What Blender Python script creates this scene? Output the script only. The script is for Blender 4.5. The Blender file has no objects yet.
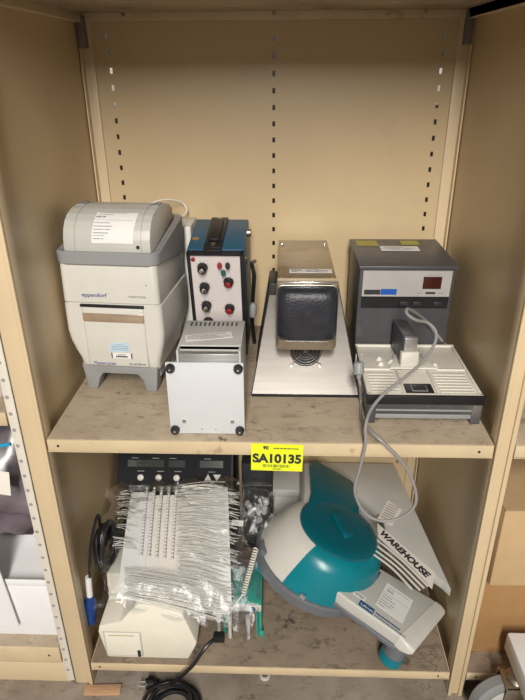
import bpy, bmesh, math, random
from mathutils import Vector, Matrix, Euler
random.seed(7)
C = bpy.context.scene.collection
PI = math.pi
V = Vector

# ---------------------------------------------------------------- materials
def mat(name, col, rough=.5, metal=0., var=.08, scale=18., bump=0., spec=.5, alpha=1., trans=0., coat=0., stretch=None, dirt=None, dscale=6., dlo=.55, dhi=.7, emit=None):
    m = bpy.data.materials.new(name); m.use_nodes = True
    nt = m.node_tree; N = nt.nodes; L = nt.links
    b = N['Principled BSDF']
    tc = N.new('ShaderNodeTexCoord'); mp = N.new('ShaderNodeMapping')
    L.new(tc.outputs['Object'], mp.inputs['Vector'])
    if stretch: mp.inputs['Scale'].default_value = stretch
    no = N.new('ShaderNodeTexNoise'); no.inputs['Scale'].default_value = scale; no.inputs['Detail'].default_value = 6
    L.new(mp.outputs[0], no.inputs['Vector'])
    cr = N.new('ShaderNodeValToRGB')
    cr.color_ramp.elements[0].position = .3; cr.color_ramp.elements[1].position = .7
    cr.color_ramp.elements[0].color = tuple(max(0, c*(1-var)) for c in col) + (1,)
    cr.color_ramp.elements[1].color = tuple(min(1, c*(1+var)) for c in col) + (1,)
    L.new(no.outputs['Fac'], cr.inputs['Fac'])
    out = cr.outputs['Color']
    if dirt:
        n2 = N.new('ShaderNodeTexNoise'); n2.inputs['Scale'].default_value = dscale; n2.inputs['Detail'].default_value = 9; n2.inputs['Roughness'].default_value = .65
        L.new(mp.outputs[0], n2.inputs['Vector'])
        r2 = N.new('ShaderNodeValToRGB'); r2.color_ramp.elements[0].position = dlo; r2.color_ramp.elements[1].position = dhi
        L.new(n2.outputs['Fac'], r2.inputs['Fac'])
        mx = N.new('ShaderNodeMix'); mx.data_type = 'RGBA'
        L.new(r2.outputs['Color'], mx.inputs['Factor']); L.new(out, mx.inputs['A']); mx.inputs['B'].default_value = tuple(dirt) + (1,)
        out = mx.outputs['Result']
    L.new(out, b.inputs['Base Color'])
    b.inputs['Roughness'].default_value = rough; b.inputs['Metallic'].default_value = metal
    b.inputs['Specular IOR Level'].default_value = spec
    b.inputs['Alpha'].default_value = alpha
    b.inputs['Transmission Weight'].default_value = trans
    b.inputs['Coat Weight'].default_value = coat
    if emit:
        b.inputs['Emission Color'].default_value = tuple(emit[:3]) + (1,); b.inputs['Emission Strength'].default_value = emit[3]
    if bump:
        bp = N.new('ShaderNodeBump'); bp.inputs['Strength'].default_value = bump; bp.inputs['Distance'].default_value = .003
        n3 = N.new('ShaderNodeTexNoise'); n3.inputs['Scale'].default_value = scale*4; n3.inputs['Detail'].default_value = 4
        L.new(mp.outputs[0], n3.inputs['Vector'])
        L.new(n3.outputs['Fac'], bp.inputs['Height']); L.new(bp.outputs[0], b.inputs['Normal'])
    return m

def board_mat(name, base, dark, light, slo=.60, shi=.67):
    """worn shelf surface: grain, cracks, black scuffs"""
    m = bpy.data.materials.new(name); m.use_nodes = True
    nt = m.node_tree; N = nt.nodes; L = nt.links; b = N['Principled BSDF']
    tc = N.new('ShaderNodeTexCoord')
    def noise(sc, det, st, ro=.6):
        mp = N.new('ShaderNodeMapping'); mp.inputs['Scale'].default_value = st
        L.new(tc.outputs['Object'], mp.inputs['Vector'])
        n = N.new('ShaderNodeTexNoise'); n.inputs['Scale'].default_value = sc; n.inputs['Detail'].default_value = det; n.inputs['Roughness'].default_value = ro
        L.new(mp.outputs[0], n.inputs['Vector']); return n
    def ramp(src, a, c, ca=(0, 0, 0, 1), cb=(1, 1, 1, 1)):
        r = N.new('ShaderNodeValToRGB'); r.color_ramp.elements[0].position = a; r.color_ramp.elements[1].position = c
        r.color_ramp.elements[0].color = ca; r.color_ramp.elements[1].color = cb
        L.new(src, r.inputs['Fac']); return r
    def mix(f, A, B):
        x = N.new('ShaderNodeMix'); x.data_type = 'RGBA'
        L.new(f, x.inputs['Factor'])
        if isinstance(A, tuple): x.inputs['A'].default_value = A
        else: L.new(A, x.inputs['A'])
        if isinstance(B, tuple): x.inputs['B'].default_value = B
        else: L.new(B, x.inputs['B'])
        return x.outputs['Result']
    g = ramp(noise(6, 8, (1, 1, 1)).outputs['Fac'], .32, .68, tuple(base)+(1,), tuple(light)+(1,))
    f1 = ramp(noise(34, 6, (.5, 1, 1), .8).outputs['Fac'], .52, .72)
    c1 = mix(f1.outputs['Color'], g.outputs['Color'], tuple(.5*(x+y) for x, y in zip(base, dark))+(1,))
    v = N.new('ShaderNodeTexVoronoi'); v.feature = 'DISTANCE_TO_EDGE'; v.inputs['Scale'].default_value = 9
    w = noise(5, 4, (1, 1, 1)); ad = N.new('ShaderNodeMix'); ad.data_type = 'RGBA'; ad.inputs['Factor'].default_value = .22
    L.new(tc.outputs['Object'], ad.inputs['A']); L.new(w.outputs['Color'], ad.inputs['B']); L.new(ad.outputs['Result'], v.inputs['Vector'])
    cr = ramp(v.outputs['Distance'], 0., .012, (1, 1, 1, 1), (0, 0, 0, 1))
    mk = ramp(noise(4, 2, (1, 1, 1)).outputs['Fac'], .52, .62)
    mu = N.new('ShaderNodeMath'); mu.operation = 'MULTIPLY'; L.new(cr.outputs['Color'], mu.inputs[0]); L.new(mk.outputs['Color'], mu.inputs[1])
    c2 = mix(mu.outputs[0], c1, tuple(dark)+(1,))
    s = ramp(noise(13, 10, (1, 1.3, 1), .75).outputs['Fac'], slo, shi)
    c3 = mix(s.outputs['Color'], c2, tuple(dark)+(1,))
    L.new(c3, b.inputs['Base Color']); b.inputs['Roughness'].default_value = .6
    return m

M = {}
M['beige'] = mat('beige_paint', (.63, .50, .32), .42, var=.05, scale=5, dirt=(.36, .27, .16), dscale=9, dlo=.66, dhi=.8)
M['panel'] = mat('beige_panel_paint', (.57, .44, .265), .36, var=.06, scale=3, dirt=(.46, .37, .25), dscale=5, dlo=.58, dhi=.75)
M['edge'] = mat('beige_shelf_edge', (.60, .48, .31), .5, var=.08, scale=9, dirt=(.28, .19, .11), dscale=16, dlo=.62, dhi=.75)
M['cream'] = mat('cream_paint', (.70, .66, .58), .5, var=.05)
M['bracket'] = mat('dark_bracket', (.17, .15, .13), .5)
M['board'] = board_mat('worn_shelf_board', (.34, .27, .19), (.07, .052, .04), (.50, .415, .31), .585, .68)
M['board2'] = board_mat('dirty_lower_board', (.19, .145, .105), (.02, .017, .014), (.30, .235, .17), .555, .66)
M['floor'] = board_mat('concrete_floor', (.22, .18, .145), (.06, .045, .035), (.36, .31, .26))
M['white'] = mat('offwhite_plastic', (.60, .59, .545), .38, var=.03)
M['white2'] = mat('cream_plastic', (.78, .745, .64), .36, var=.03)
M['lightgrey'] = mat('light_grey_plastic', (.49, .485, .455), .42, var=.04)
M['grey'] = mat('mid_grey_plastic', (.27, .275, .28), .45, var=.05)
M['grey2'] = mat('ring_grey_plastic', (.13, .14, .155), .45, var=.05)
M['casegrey'] = mat('charcoal_painted_metal', (.062, .064, .072), .4, var=.08, dirt=(.14, .13, .125), dscale=7)
M['black'] = mat('black_plastic', (.014, .014, .016), .42, var=.2, spec=.35)
M['blacksoft'] = mat('black_rubber', (.020, .021, .025), .5, var=.3, scale=60)
M['pad'] = mat('grained_black_vinyl', (.022, .024, .032), .34, var=.25, scale=60, bump=.45)
M['blue'] = mat('blue_painted_metal', (.018, .085, .15), .42, var=.12, dirt=(.05, .09, .11), dscale=14)
M['steel'] = mat('brushed_stainless', (.50, .47, .44), .33, metal=1., var=.07, scale=8, stretch=(1, 10, 10), dirt=(.42, .38, .34), dscale=4)
M['steel2'] = mat('tarnished_stainless', (.46, .42, .35), .38, metal=1., var=.12, scale=8, dirt=(.30, .23, .15), dscale=8, dlo=.5, dhi=.7)
M['alu'] = mat('satin_aluminium', (.62, .62, .62), .33, metal=.9, var=.06, scale=25, stretch=(1, 6, 6))
M['face'] = mat('silver_face', (.52, .51, .50), .4, metal=.35, var=.05)
M['chrome'] = mat('chrome', (.75, .74, .72), .2, metal=1.)
M['brass'] = mat('dull_brass', (.40, .27, .12), .45, metal=.6)
M['paneltop'] = mat('instrument_face', (.66, .61, .60), .45, var=.04)
M['greybox'] = mat('grey_vented_metal', (.46, .46, .45), .45, var=.05)
M['whitepanel'] = mat('white_painted_plate', (.60, .62, .64), .4, var=.02)
M['paper'] = mat('paper', (.74, .73, .72), .7, var=.03)
M['paperwarm'] = mat('paper_warm', (.74, .70, .64), .7, var=.04)
M['ink'] = mat('print_ink', (.03, .03, .035), .6)
M['inkgrey'] = mat('grey_print', (.30, .30, .31), .6)
M['inkblue'] = mat('blue_print', (.05, .05, .25), .6)
M['bluesticker'] = mat('pale_blue_sticker', (.45, .62, .74), .5)
M['yellow'] = mat('fluorescent_yellow_label', (.78, .86, .02), .5, var=.02)
M['red'] = mat('red_plastic', (.30, .012, .018), .4)
M['green'] = mat('dark_green_plastic', (.01, .10, .09), .35)
M['teal'] = mat('teal_plastic', (.0, .18, .225), .3, var=.06)
M['tealdark'] = mat('dark_teal_lid', (.0, .10, .135), .26, var=.06)
M['tealgreen'] = mat('green_teal_plastic', (.02, .33, .26), .4)
M['bluelabel'] = mat('blue_label', (.01, .09, .42), .45)
M['navy'] = mat('navy_label', (.01, .08, .20), .45)
M['tray'] = mat('ivory_tray', (.70, .675, .60), .33, var=.02)
M['display'] = mat('dark_red_display', (.05, .012, .01), .12)
M['lcd'] = mat('grey_green_lcd', (.035, .045, .04), .15)
M['cable'] = mat('grey_cable', (.27, .265, .26), .45)
M['cablewhite'] = mat('white_cable', (.72, .69, .62), .45)
M['cableblack'] = mat('black_cable', (.012, .012, .014), .35)
M['plugblue'] = mat('translucent_blue_plug', (.01, .05, .22), .2, alpha=.85)
M['tagred'] = mat('dark_tan_recess', (.46, .36, .27), .2, metal=.5, var=.25, scale=14)
M['carton'] = mat('tan_cardboard', (.50, .35, .19), .8, var=.05)
M['carton2'] = mat('brown_cardboard', (.34, .19, .075), .8, var=.05)
M['cartonwhite'] = mat('white_carton', (.80, .80, .82), .55, var=.02)
M['rubbergrey'] = mat('grey_rubber_tyre', (.22, .23, .23), .5)
M['wood'] = mat('bare_wood', (.50, .30, .17), .7, var=.15, stretch=(1, 8, 8))
M['film'] = mat('clear_film', (.82, .84, .86), .16, alpha=.11, spec=.9, bump=0., var=.02)
def film_mat():
    m = bpy.data.materials.new('clear_film'); m.use_nodes = True; nt = m.node_tree; N = nt.nodes; L = nt.links
    N.remove(N['Principled BSDF']); out = N['Material Output']
    tr = N.new('ShaderNodeBsdfTransparent'); tr.inputs['Color'].default_value = (.95, .96, .97, 1)
    gl = N.new('ShaderNodeBsdfGlossy'); gl.inputs['Roughness'].default_value = .30; gl.inputs['Color'].default_value = (.95, .95, .96, 1)
    lw = N.new('ShaderNodeLayerWeight'); lw.inputs['Blend'].default_value = .30
    ma = N.new('ShaderNodeMath'); ma.operation = 'MULTIPLY_ADD'; ma.inputs[1].default_value = .50; ma.inputs[2].default_value = .035; ma.use_clamp = True
    tc = N.new('ShaderNodeTexCoord'); no = N.new('ShaderNodeTexNoise'); no.inputs['Scale'].default_value = 55; no.inputs['Detail'].default_value = 5
    bp = N.new('ShaderNodeBump'); bp.inputs['Strength'].default_value = .6; bp.inputs['Distance'].default_value = .004
    L.new(tc.outputs['Object'], no.inputs['Vector']); L.new(no.outputs['Fac'], bp.inputs['Height']); L.new(bp.outputs[0], gl.inputs['Normal']); L.new(bp.outputs[0], lw.inputs['Normal'])
    mx = N.new('ShaderNodeMixShader'); L.new(lw.outputs['Fresnel'], ma.inputs[0]); L.new(ma.outputs[0], mx.inputs[0]); L.new(tr.outputs[0], mx.inputs[1]); L.new(gl.outputs[0], mx.inputs[2]); L.new(mx.outputs[0], out.inputs[0])
    return m
M['film'] = film_mat()
M['filmdark'] = mat('silver_film', (.11, .09, .105), .28, spec=.8, var=.8, scale=11)
M['blueedge'] = mat('blue_zip', (.02, .35, .62), .4)
M['clearplastic'] = mat('clear_fitting', (.55, .55, .52), .12, alpha=.45, spec=.8)
M['wire'] = mat('white_nylon', (.70, .69, .65), .4, var=.02)
M['darkwall'] = mat('dark_back_aisle', (.035, .03, .028), .8)

# ---------------------------------------------------------------- mesh builder
class MB:
    def __init__(s): s.bm = bmesh.new()
    def _xf(s, vs, R, T):
        for v in vs:
            if R is not None: v.co = R @ v.co
            v.co += V(T)
    def box(s, a, b, bev=0, seg=2, R=None, T=(0, 0, 0)):
        """axis box from corner a to corner b, bevelled, then turned by R about its own centre, moved by T"""
        a = V(a); b = V(b); c = (a+b)/2; d = b-a
        t = bmesh.new(); bmesh.ops.create_cube(t, size=1)
        for v in t.verts: v.co = V((v.co.x*d.x, v.co.y*d.y, v.co.z*d.z))
        if bev:
            bmesh.ops.bevel(t, geom=list(t.edges), offset=bev, segments=seg, profile=.5, affect='EDGES')
        for v in t.verts:
            if R is not None: v.co = R @ v.co
            v.co += c + V(T)
        s._merge(t); return s
    def _merge(s, t):
        me = bpy.data.meshes.new('tmp'); t.to_mesh(me); t.free(); s.bm.from_mesh(me); bpy.data.meshes.remove(me)
    def poly(s, pts):
        s.bm.faces.new([s.bm.verts.new(V(p)) for p in pts]); return s
    def slab(s, pts, th):
        """flat polygon thickened along its own normal (backwards)"""
        pts = [V(p) for p in pts]; n = (pts[1]-pts[0]).cross(pts[-1]-pts[0]).normalized()
        return s.hull2(pts, [p - n*th for p in pts])
    def hull2(s, A, B):
        va = [s.bm.verts.new(V(p)) for p in A]; vb = [s.bm.verts.new(V(p)) for p in B]; n = len(A)
        s.bm.faces.new(va); s.bm.faces.new(vb[::-1])
        for i in range(n):
            j = (i+1) % n
            s.bm.faces.new([va[j], va[i], vb[i], vb[j]])
        return s
    def prism(s, pts, axis, a, b, bev=0, seg=2):
        """2D outline swept along axis 0/1/2 from a to b"""
        def P(p, t): 
            return {0: (t, p[0], p[1]), 1: (p[0], t, p[1]), 2: (p[0], p[1], t)}[axis]
        t = MB(); t.hull2([P(p, a) for p in pts], [P(p, b) for p in pts])
        bmesh.ops.recalc_face_normals(t.bm, faces=list(t.bm.faces))
        if bev: bmesh.ops.bevel(t.bm, geom=list(t.bm.edges), offset=bev, segments=seg, profile=.5, affect='EDGES', clamp_overlap=True)
        s._merge(t.bm); return s
    def loft(s, rings, cap=True):
        prev = None; first = None
        for r in rings:
            vs = [s.bm.verts.new(V(p)) for p in r]
            if prev:
                n = len(vs)
                for i in range(n): s.bm.faces.new([prev[i], prev[(i+1) % n], vs[(i+1) % n], vs[i]])
            else: first = vs
            prev = vs
        if cap: s.bm.faces.new(first[::-1]); s.bm.faces.new(prev)
        return s
    def cyl(s, p0, p1, r0, r1=None, n=20, cap=True):
        r1 = r0 if r1 is None else r1
        return s.lathe(p0, p1, [(0, r0), (1, r1)], n, cap)
    def lathe(s, p0, p1, prof, n=24, cap=True):
        """prof: (fraction along p0-p1, radius)"""
        p0 = V(p0); p1 = V(p1); d = (p1-p0); q = d.to_track_quat('Z', 'Y'); rings = []
        for f, r in prof:
            rings.append([p0 + d*f + q @ V((r*math.cos(2*PI*i/n), r*math.sin(2*PI*i/n), 0)) for i in range(n)])
        return s.loft(rings, cap)
    def tube(s, pts, r, n=8, sub=6, closed=False):
        pts = smooth_path(pts, sub) if sub > 1 else [V(p) for p in pts]
        rings = []; up = None
        for i, p in enumerate(pts):
            a = pts[max(0, i-1)]; b = pts[min(len(pts)-1, i+1)]; t = (b-a).normalized()
            if up is None: up = t.orthogonal().normalized()
            else:
                up = (up - t*up.dot(t)); up = up.normalized() if up.length > 1e-6 else t.orthogonal().normalized()
            w = t.cross(up)
            rr = r(i/(len(pts)-1)) if callable(r) else r
            rings.append([p + (up*math.cos(2*PI*k/n) + w*math.sin(2*PI*k/n))*rr for k in range(n)])
        return s.loft(rings)
    def build(s, name, m, parent=None, smooth=True, ang=35, xf=None):
        bmesh.ops.recalc_face_normals(s.bm, faces=list(s.bm.faces))
        if xf is not None: s.bm.transform(xf)
        me = bpy.data.meshes.new(name); s.bm.to_mesh(me); s.bm.free()
        me.materials.append(m)
        if smooth:
            for p in me.polygons: p.use_smooth = True
            me.set_sharp_from_angle(angle=math.radians(ang))
        o = bpy.data.objects.new(name, me); C.objects.link(o)
        if parent: o.parent = parent
        return o

def split_build(mb, name, m, parent=None, **k):
    """each separate piece becomes an object of its own"""
    bm = mb.bm; seen = set(); out = []; bm.verts.index_update()
    for v in bm.verts:
        if v in seen: continue
        st = [v]; comp = []; seen.add(v)
        while st:
            x = st.pop(); comp.append(x)
            for e in x.link_edges:
                y = e.other_vert(x)
                if y not in seen: seen.add(y); st.append(y)
        n = MB(); mp = {x: n.bm.verts.new(x.co) for x in comp}
        for f in {f for x in comp for f in x.link_faces}: n.bm.faces.new([mp[x] for x in f.verts])
        out.append(n.build(name, m, parent, **k))
    bm.free(); return out

def smooth_path(P, sub):
    P = [V(p) for p in P]; out = []
    Q = [P[0]*2-P[1]] + P + [P[-1]*2-P[-2]]
    for i in range(1, len(Q)-2):
        a, b, c, d = Q[i-1:i+3]
        for k in range(sub):
            t = k/sub
            out.append(.5*((2*b) + (c-a)*t + (2*a-5*b+4*c-d)*t*t + (3*b-a-3*c+d)*t**3))
    out.append(P[-1]); return out

def rrect(w0, w1, d0, d1, r, z, n=5):
    """rounded rectangle ring x in [w0,w1], y in [d0,d1]"""
    out = []
    for cx, cy, a0 in ((w1-r, d0+r, -PI/2), (w1-r, d1-r, 0), (w0+r, d1-r, PI/2), (w0+r, d0+r, PI)):
        for k in range(n+1):
            a = a0 + PI/2*k/n; out.append((cx+r*math.cos(a), cy+r*math.sin(a), z))
    return out

def thing(name, label, cat, loc=(0, 0, 0), rot=(0, 0, 0), group=None):
    o = bpy.data.objects.new(name, None); o.empty_display_size = .02; C.objects.link(o)
    o.location = loc; o.rotation_euler = rot; o['label'] = label; o['category'] = cat
    if group: o['group'] = group
    return o
def tag(o, label, cat, group=None, kind=None):
    o['label'] = label; o['category'] = cat
    if group: o['group'] = group
    if kind: o['kind'] = kind
    return o
def struct(o): o['kind'] = 'structure'; return o

def text(name, s, m, parent, pos, size, right, up, depth=.0004, width=None, bold=False, label=None):
    """flat lettering: lower left corner at pos, running along 'right', 'up' is up"""
    cu = bpy.data.curves.new('t', 'FONT'); cu.body = s; cu.size = size; cu.extrude = depth
    if bold: cu.offset = size*.045
    t = bpy.data.objects.new('t', cu); C.objects.link(t)
    dg = bpy.context.evaluated_depsgraph_get(); me = bpy.data.meshes.new_from_object(t.evaluated_get(dg))
    bpy.data.objects.remove(t); bpy.data.curves.remove(cu)
    r = V(right).normalized(); n = r.cross(V(up)).normalized(); u = n.cross(r)
    sx = 1
    if width:
        xs = [v.co.x for v in me.vertices]; sx = width/(max(xs)-min(xs))
    for v in me.vertices:
        c = v.co.copy(); v.co = V(pos) + r*c.x*sx + u*c.y + n*c.z
    me.materials.clear(); me.materials.append(m); me.name = name
    o = bpy.data.objects.new(name, me); C.objects.link(o)
    if parent: o.parent = parent
    return o

def lines_on(mb, o, r, u, w, h, rows, n, seed=0, th=.0003):
    """rows of short printed dashes on a label; o lower-left, r/u unit directions, n outward"""
    rd = random.Random(seed)
    o = V(o); r = V(r).normalized(); u = V(u).normalized(); n = V(n).normalized()
    for y, x0, x1, t in rows:
        x = x0
        while x < x1:
            l = min(rd.uniform(.04, .10), x1-x)
            a = o + r*(x*w) + u*(y*h) + n*th; b = a + r*(l*w*.85)
            mb.poly([a, b, b+u*(t*h), a+u*(t*h)]); x += l
    return mb

def card(name, m, parent, quad, th=.0006):
    return MB().slab(quad, th).build(name, m, parent, smooth=False)

def copy_tree(o, parent=None):
    c = o.copy(); C.objects.link(c)
    if parent: c.parent = parent
    for ch in [x for x in bpy.data.objects if x.parent == o]: copy_tree(ch, c)
    return c

def label_card(parent, P, size, right, up, name='paper_label', m='paper', rows=None, seed=0, th=.0008, ink='inkgrey'):
    P = V(P); r = V(right).normalized()*size[0]; u0 = V(up); n = r.cross(u0).normalized(); u = n.cross(r).normalized()*size[1]
    A = [P+n*th, P+r+n*th, P+r+u+n*th, P+u+n*th]
    o = MB().hull2(A, [a-n*th*.9 for a in A]).build(name, M[m], parent, smooth=False)
    if rows:
        lines_on(MB_ := MB(), P+n*th, r, u, size[0], size[1], rows, n, seed); MB_.build('print', M[ink], o, smooth=False)
    return o

# ================================================================= the shelving
W = .90; D = .589; SH = -.673; FL = -.754; TOP = .776; LIP = .030
unit = thing('shelving_unit', 'tall beige steel shelving bay holding all the lab equipment, worn wooden shelf boards', 'shelving', (0, 0, FL))
def up(o):   # keep world coordinates under the unit's base
    o.matrix_parent_inverse = Matrix.Translation((0, 0, -FL)); return o
def U(mb, name, m, **k): return up(mb.build(name, m, unit, **k))
# uprights
for sx in (0, 1):
    if sx == 0:
        b = MB().box((-.047, -.004, FL), (-.001, .032, TOP+.5), .004)
        b.box((-.010, -.009, FL), (-.001, .0, TOP+.5), .0015)
    else:
        b = MB().box((W+.001, -.004, FL), (W+.036, .032, TOP+.5), .003)
        b.box((W+.001, -.010, FL), (W+.010, .0, TOP+.5), .0015); b.box((W+.027, -.010, FL), (W+.036, .0, TOP+.5), .0015)
    U(b, 'post', M['beige'])
# side panels
U(MB().box((-.028, .025, FL+.02), (-.012, D+.02, TOP+.5)), 'side_panel', M['panel'])
U(MB().box((W+.014, .025, FL+.02), (W+.030, D+.02, TOP+.5)), 'side_panel', M['panel'])
# rear corner angle posts
for x0, x1 in ((-.010, .018), (W-.018, W+.012)):
    b = MB().box((x0, D-.006, FL+.05), (x1, D-.001, TOP+.5), .001)
    xx = x0 if x0 < .1 else x1-.004
    b.box((xx, D-.026, FL+.05), (xx+.004, D-.001, TOP+.5), .001)
    U(b, 'corner_post', M['beige'])
    xm = x0+.002 if x0 < .1 else x0+.010
    U(MB().box((xm, D-.030, TOP-.055), (xm+.017, D-.0065, TOP+.012), .001), 'corner_bracket', M['bracket'])
# perforated back panel: real slots in three columns
def back_panel():
    mb = MB(); z0, z1 = FL+.05, TOP+.5; t0, t1 = D, D+.004
    cols = ((.0545, 0.748), (.4515, .7393), (.852, .742)); sw, shh, pitch = .0036, .0125, .0381
    xs = [-.012]
    for cx, _ in cols: xs += [cx-sw, cx+sw]
    xs.append(W+.014)
    for i in range(0, len(xs)-1, 2): mb.box((xs[i], t0, z0), (xs[i+1], t1, z1))
    for cx, zt in cols:
        zc = [zt + pitch*k for k in range(12, -38, -1)]
        zc = [z for z in zc if z0+.02 < z < z1-.02]
        prev = z1
        for z in zc:
            mb.box((cx-sw, t0, z+shh*.5), (cx+sw, t1, prev)); prev = z-shh*.5
        mb.box((cx-sw, t0, z0), (cx+sw, t1, prev))
    mb.box((.464, t0-.0012, z0), (.4665, t0, z1)); mb.box((0.02, t0-.0012, .150), (W-.02, t0, .153))
    return mb
U(back_panel(), 'back_panel', M['panel'], smooth=False)
# shelves
def shelf(x0, x1, z, m, parentfn, depth=D, name='shelf', holes=True, lip=LIP):
    sh = parentfn(MB().box((x0+.002, -.006, z-lip), (x1-.002, .004, z-.001), .0015).box((x0+.002, -.006, z-lip), (x1-.002, .02, z-lip+.003)).box((x0+.002, depth-.006, z-lip), (x1-.002, depth-.001, z-.001)).box((x0+.001, .002, z-lip), (x0+.004, depth-.002, z-.002)).box((x1-.004, .002, z-lip), (x1-.001, depth-.002, z-.002)), name, M['edge'])
    bd = MB().box((x0+.003, -.003, z-.012), (x1-.003, depth-.002, z), .0012).build('shelf_board', m, sh)
    if holes:
        h = MB()
        for x in (x0+.024, x1-.030): h.cyl((x, -.0066, z-lip*.5), (x, -.0058, z-lip*.5), .0028, n=12)
        split_build(h, 'bolt_hole', M['black'], sh)
    return sh
shelf(0, W, 0, M['board'], lambda b, n, m: U(b, n, m))
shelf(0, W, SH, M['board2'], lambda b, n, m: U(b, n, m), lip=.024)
s3 = shelf(0, W, TOP+.030, M['board'], lambda b, n, m: U(b, n, m), lip=.030)
U(MB().box((.0, D-.012, TOP), (W, D-.002, TOP+.028), .001).box((-.012, .0, TOP-.002), (.004, D-.002, TOP+.034), .001).box((W-.004, .0, TOP-.002), (W+.014, D-.002, TOP+.034), .001), 'shelf_flange', M['edge'])
b = MB()
for x in (.10, .4515, .80): b.cyl((x, D-.012, TOP+.014), (x, D-.016, TOP+.014), .0045, .003, n=12)
for o in split_build(b, 'bolt', M['steel2'], unit): up(o)

# yellow lot label on the shelf lip
lot = thing('yellow_lot_label', 'fluorescent yellow sticker reading SA10135 on the front edge of the upper shelf', 'label', (.416, -.0075, -.066), (0, math.radians(1.2), 0))
MB().box((0, -.0008, 0), (.1045, .0, .0655), .0003, 1).build('sticker', M['yellow'], lot, smooth=False)
text('lettering', 'SA10135', M['ink'], lot, (.003, -.0012, .021), .0285, (1, 0, 0), (0, 0, 1), .0003, width=.0985, bold=True)
text('heading', '90', M['ink'], lot, (.024, -.0012, .0525), .011, (1, 0, 0), (0, 0, 1), .0003, bold=True)
lb = MB(); lines_on(lb, (0, -.0010, 0), (1, 0, 0), (0, 0, 1), .1045, .0655, [(.83, .43, .92, .035)], (0, -1, 0), 3, .0002)
x = .024
while x < .078:
    w = random.uniform(.0006, .0018); lb.poly([(x, -.0013, .009), (x+w, -.0013, .009), (x+w, -.0013, .016), (x, -.0013, .016)]); x += w+random.uniform(.0007, .0022)
lines_on(lb, (0, -.0010, 0), (1, 0, 0), (0, 0, 1), .1045, .0655, [(.06, .42, .6, .03)], (0, -1, 0), 4, .0002)
lb.build('print', M['ink'], lot, smooth=False)

# ================================================================= neighbouring bays, floor, back aisle
fl = struct(MB().box((-3, -4, FL-.05), (4, 3.2, FL)).build('floor', M['floor'], smooth=False))
struct(MB().box((-3, 2.0, FL), (4, 2.05, 2.6)).build('wall_back', M['darkwall'], smooth=False))

ra = thing('added_dark_cabinet', 'added dark cabinet behind the back panel, keeps the lower slots dark', 'cabinet', (.4, 1.7, FL))  # unseen block added to carry the cartons and darken the lower slots
MB().box((-1.1, 0, 0), (1.3, .25, .53-FL), .004).build('cabinet_body', M['darkwall'], ra)
MB().box((-1.1, -.004, .1), (.09, 0, .50-FL), .003).build('cabinet_door', M['darkwall'], ra); MB().box((.11, -.004, .1), (1.3, 0, .50-FL), .003).build('cabinet_door', M['darkwall'], ra)
for x0, x1, lbl in ((-.42, -.12, 'left'), (1.02, 1.32, 'right')):  # cartons added behind the panel so some slots look bright white
    b = thing('white_carton', 'added white carton, put behind the %s column of slots to brighten it' % lbl, 'box', (x0, 1.70, .53))
    MB().box((0, 0, 0), (x1-x0, .2, .165 if lbl == 'left' else .15), .003).build('carton_body', M['cartonwhite'], b); MB().box((.002, .002, .166 if lbl == 'left' else .151), (x1-x0-.002, .198, .169 if lbl == 'left' else .154), .001).build('flap', M['cartonwhite'], b)
lu = thing('shelving_unit', 'neighbouring shelving bay at left with cream perforated angle post', 'shelving', (-.9, 0, FL))
def LU(mb, name, m, **k):
    o = mb.build(name, m, lu, **k); o.matrix_parent_inverse = Matrix.Translation((.9, 0, -FL)); return o
lp = MB().box((-.068, -.003, FL+.01), (-.048, .0, TOP+.5), .0006).box((-.051, -.003, FL+.01), (-.048, .035, TOP+.5), .0006)
o = LU(lp, 'perforated_post', M['cream'])
h = MB()
z = FL+.05; k = 0
while z < TOP+.4:
    h.cyl((-.0610, -.0033, z), (-.0610, -.0028, z), .0042, n=12); z += .0381
split_build(h, 'post_hole', M['inkgrey'], o)
LU(MB().box((-.078, .06, FL+.02), (-.070, D, TOP+.5)).box((-.93, .02, FL+.02), (-.92, D, TOP+.5)), 'side_panel', M['panel'])
LU(MB().box((-.92, D, FL+.02), (-.07, D+.004, TOP+.5)), 'back_panel', M['panel'])
shelf(-.92, -.069, .062, M['board'], lambda b, n, m: LU(b, n, m), lip=.030)
shelf(-.92, -.069, -.62, M['board'], lambda b, n, m: LU(b, n, m), lip=.055)
LU(MB().box((-.92, .0, FL), (-.060, .02, -.672), .002), 'kick_plate', M['beige'])

ru = thing('shelving_unit', 'neighbouring shelving bay at right holding brown cardboard boxes', 'shelving', (1.4, 0, FL))
def RU(mb, name, m, **k):
    o = mb.build(name, m, ru, **k); o.matrix_parent_inverse = Matrix.Translation((-1.4, 0, -FL)); return o
RU(MB().box((.938, .03, FL+.02), (.942, D, TOP+.5)).box((1.84, .0, FL), (1.88, .04, TOP+.5)), 'side_panel', M['panel'])
RU(MB().box((.94, D, FL+.02), (1.86, D+.004, TOP+.5)), 'back_panel', M['panel'])
shelf(.938, 1.84, .0, M['board'], lambda b, n, m: RU(b, n, m), lip=.030)
shelf(.938, 1.84, SH, M['board2'], lambda b, n, m: RU(b, n, m), lip=.024)

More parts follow.
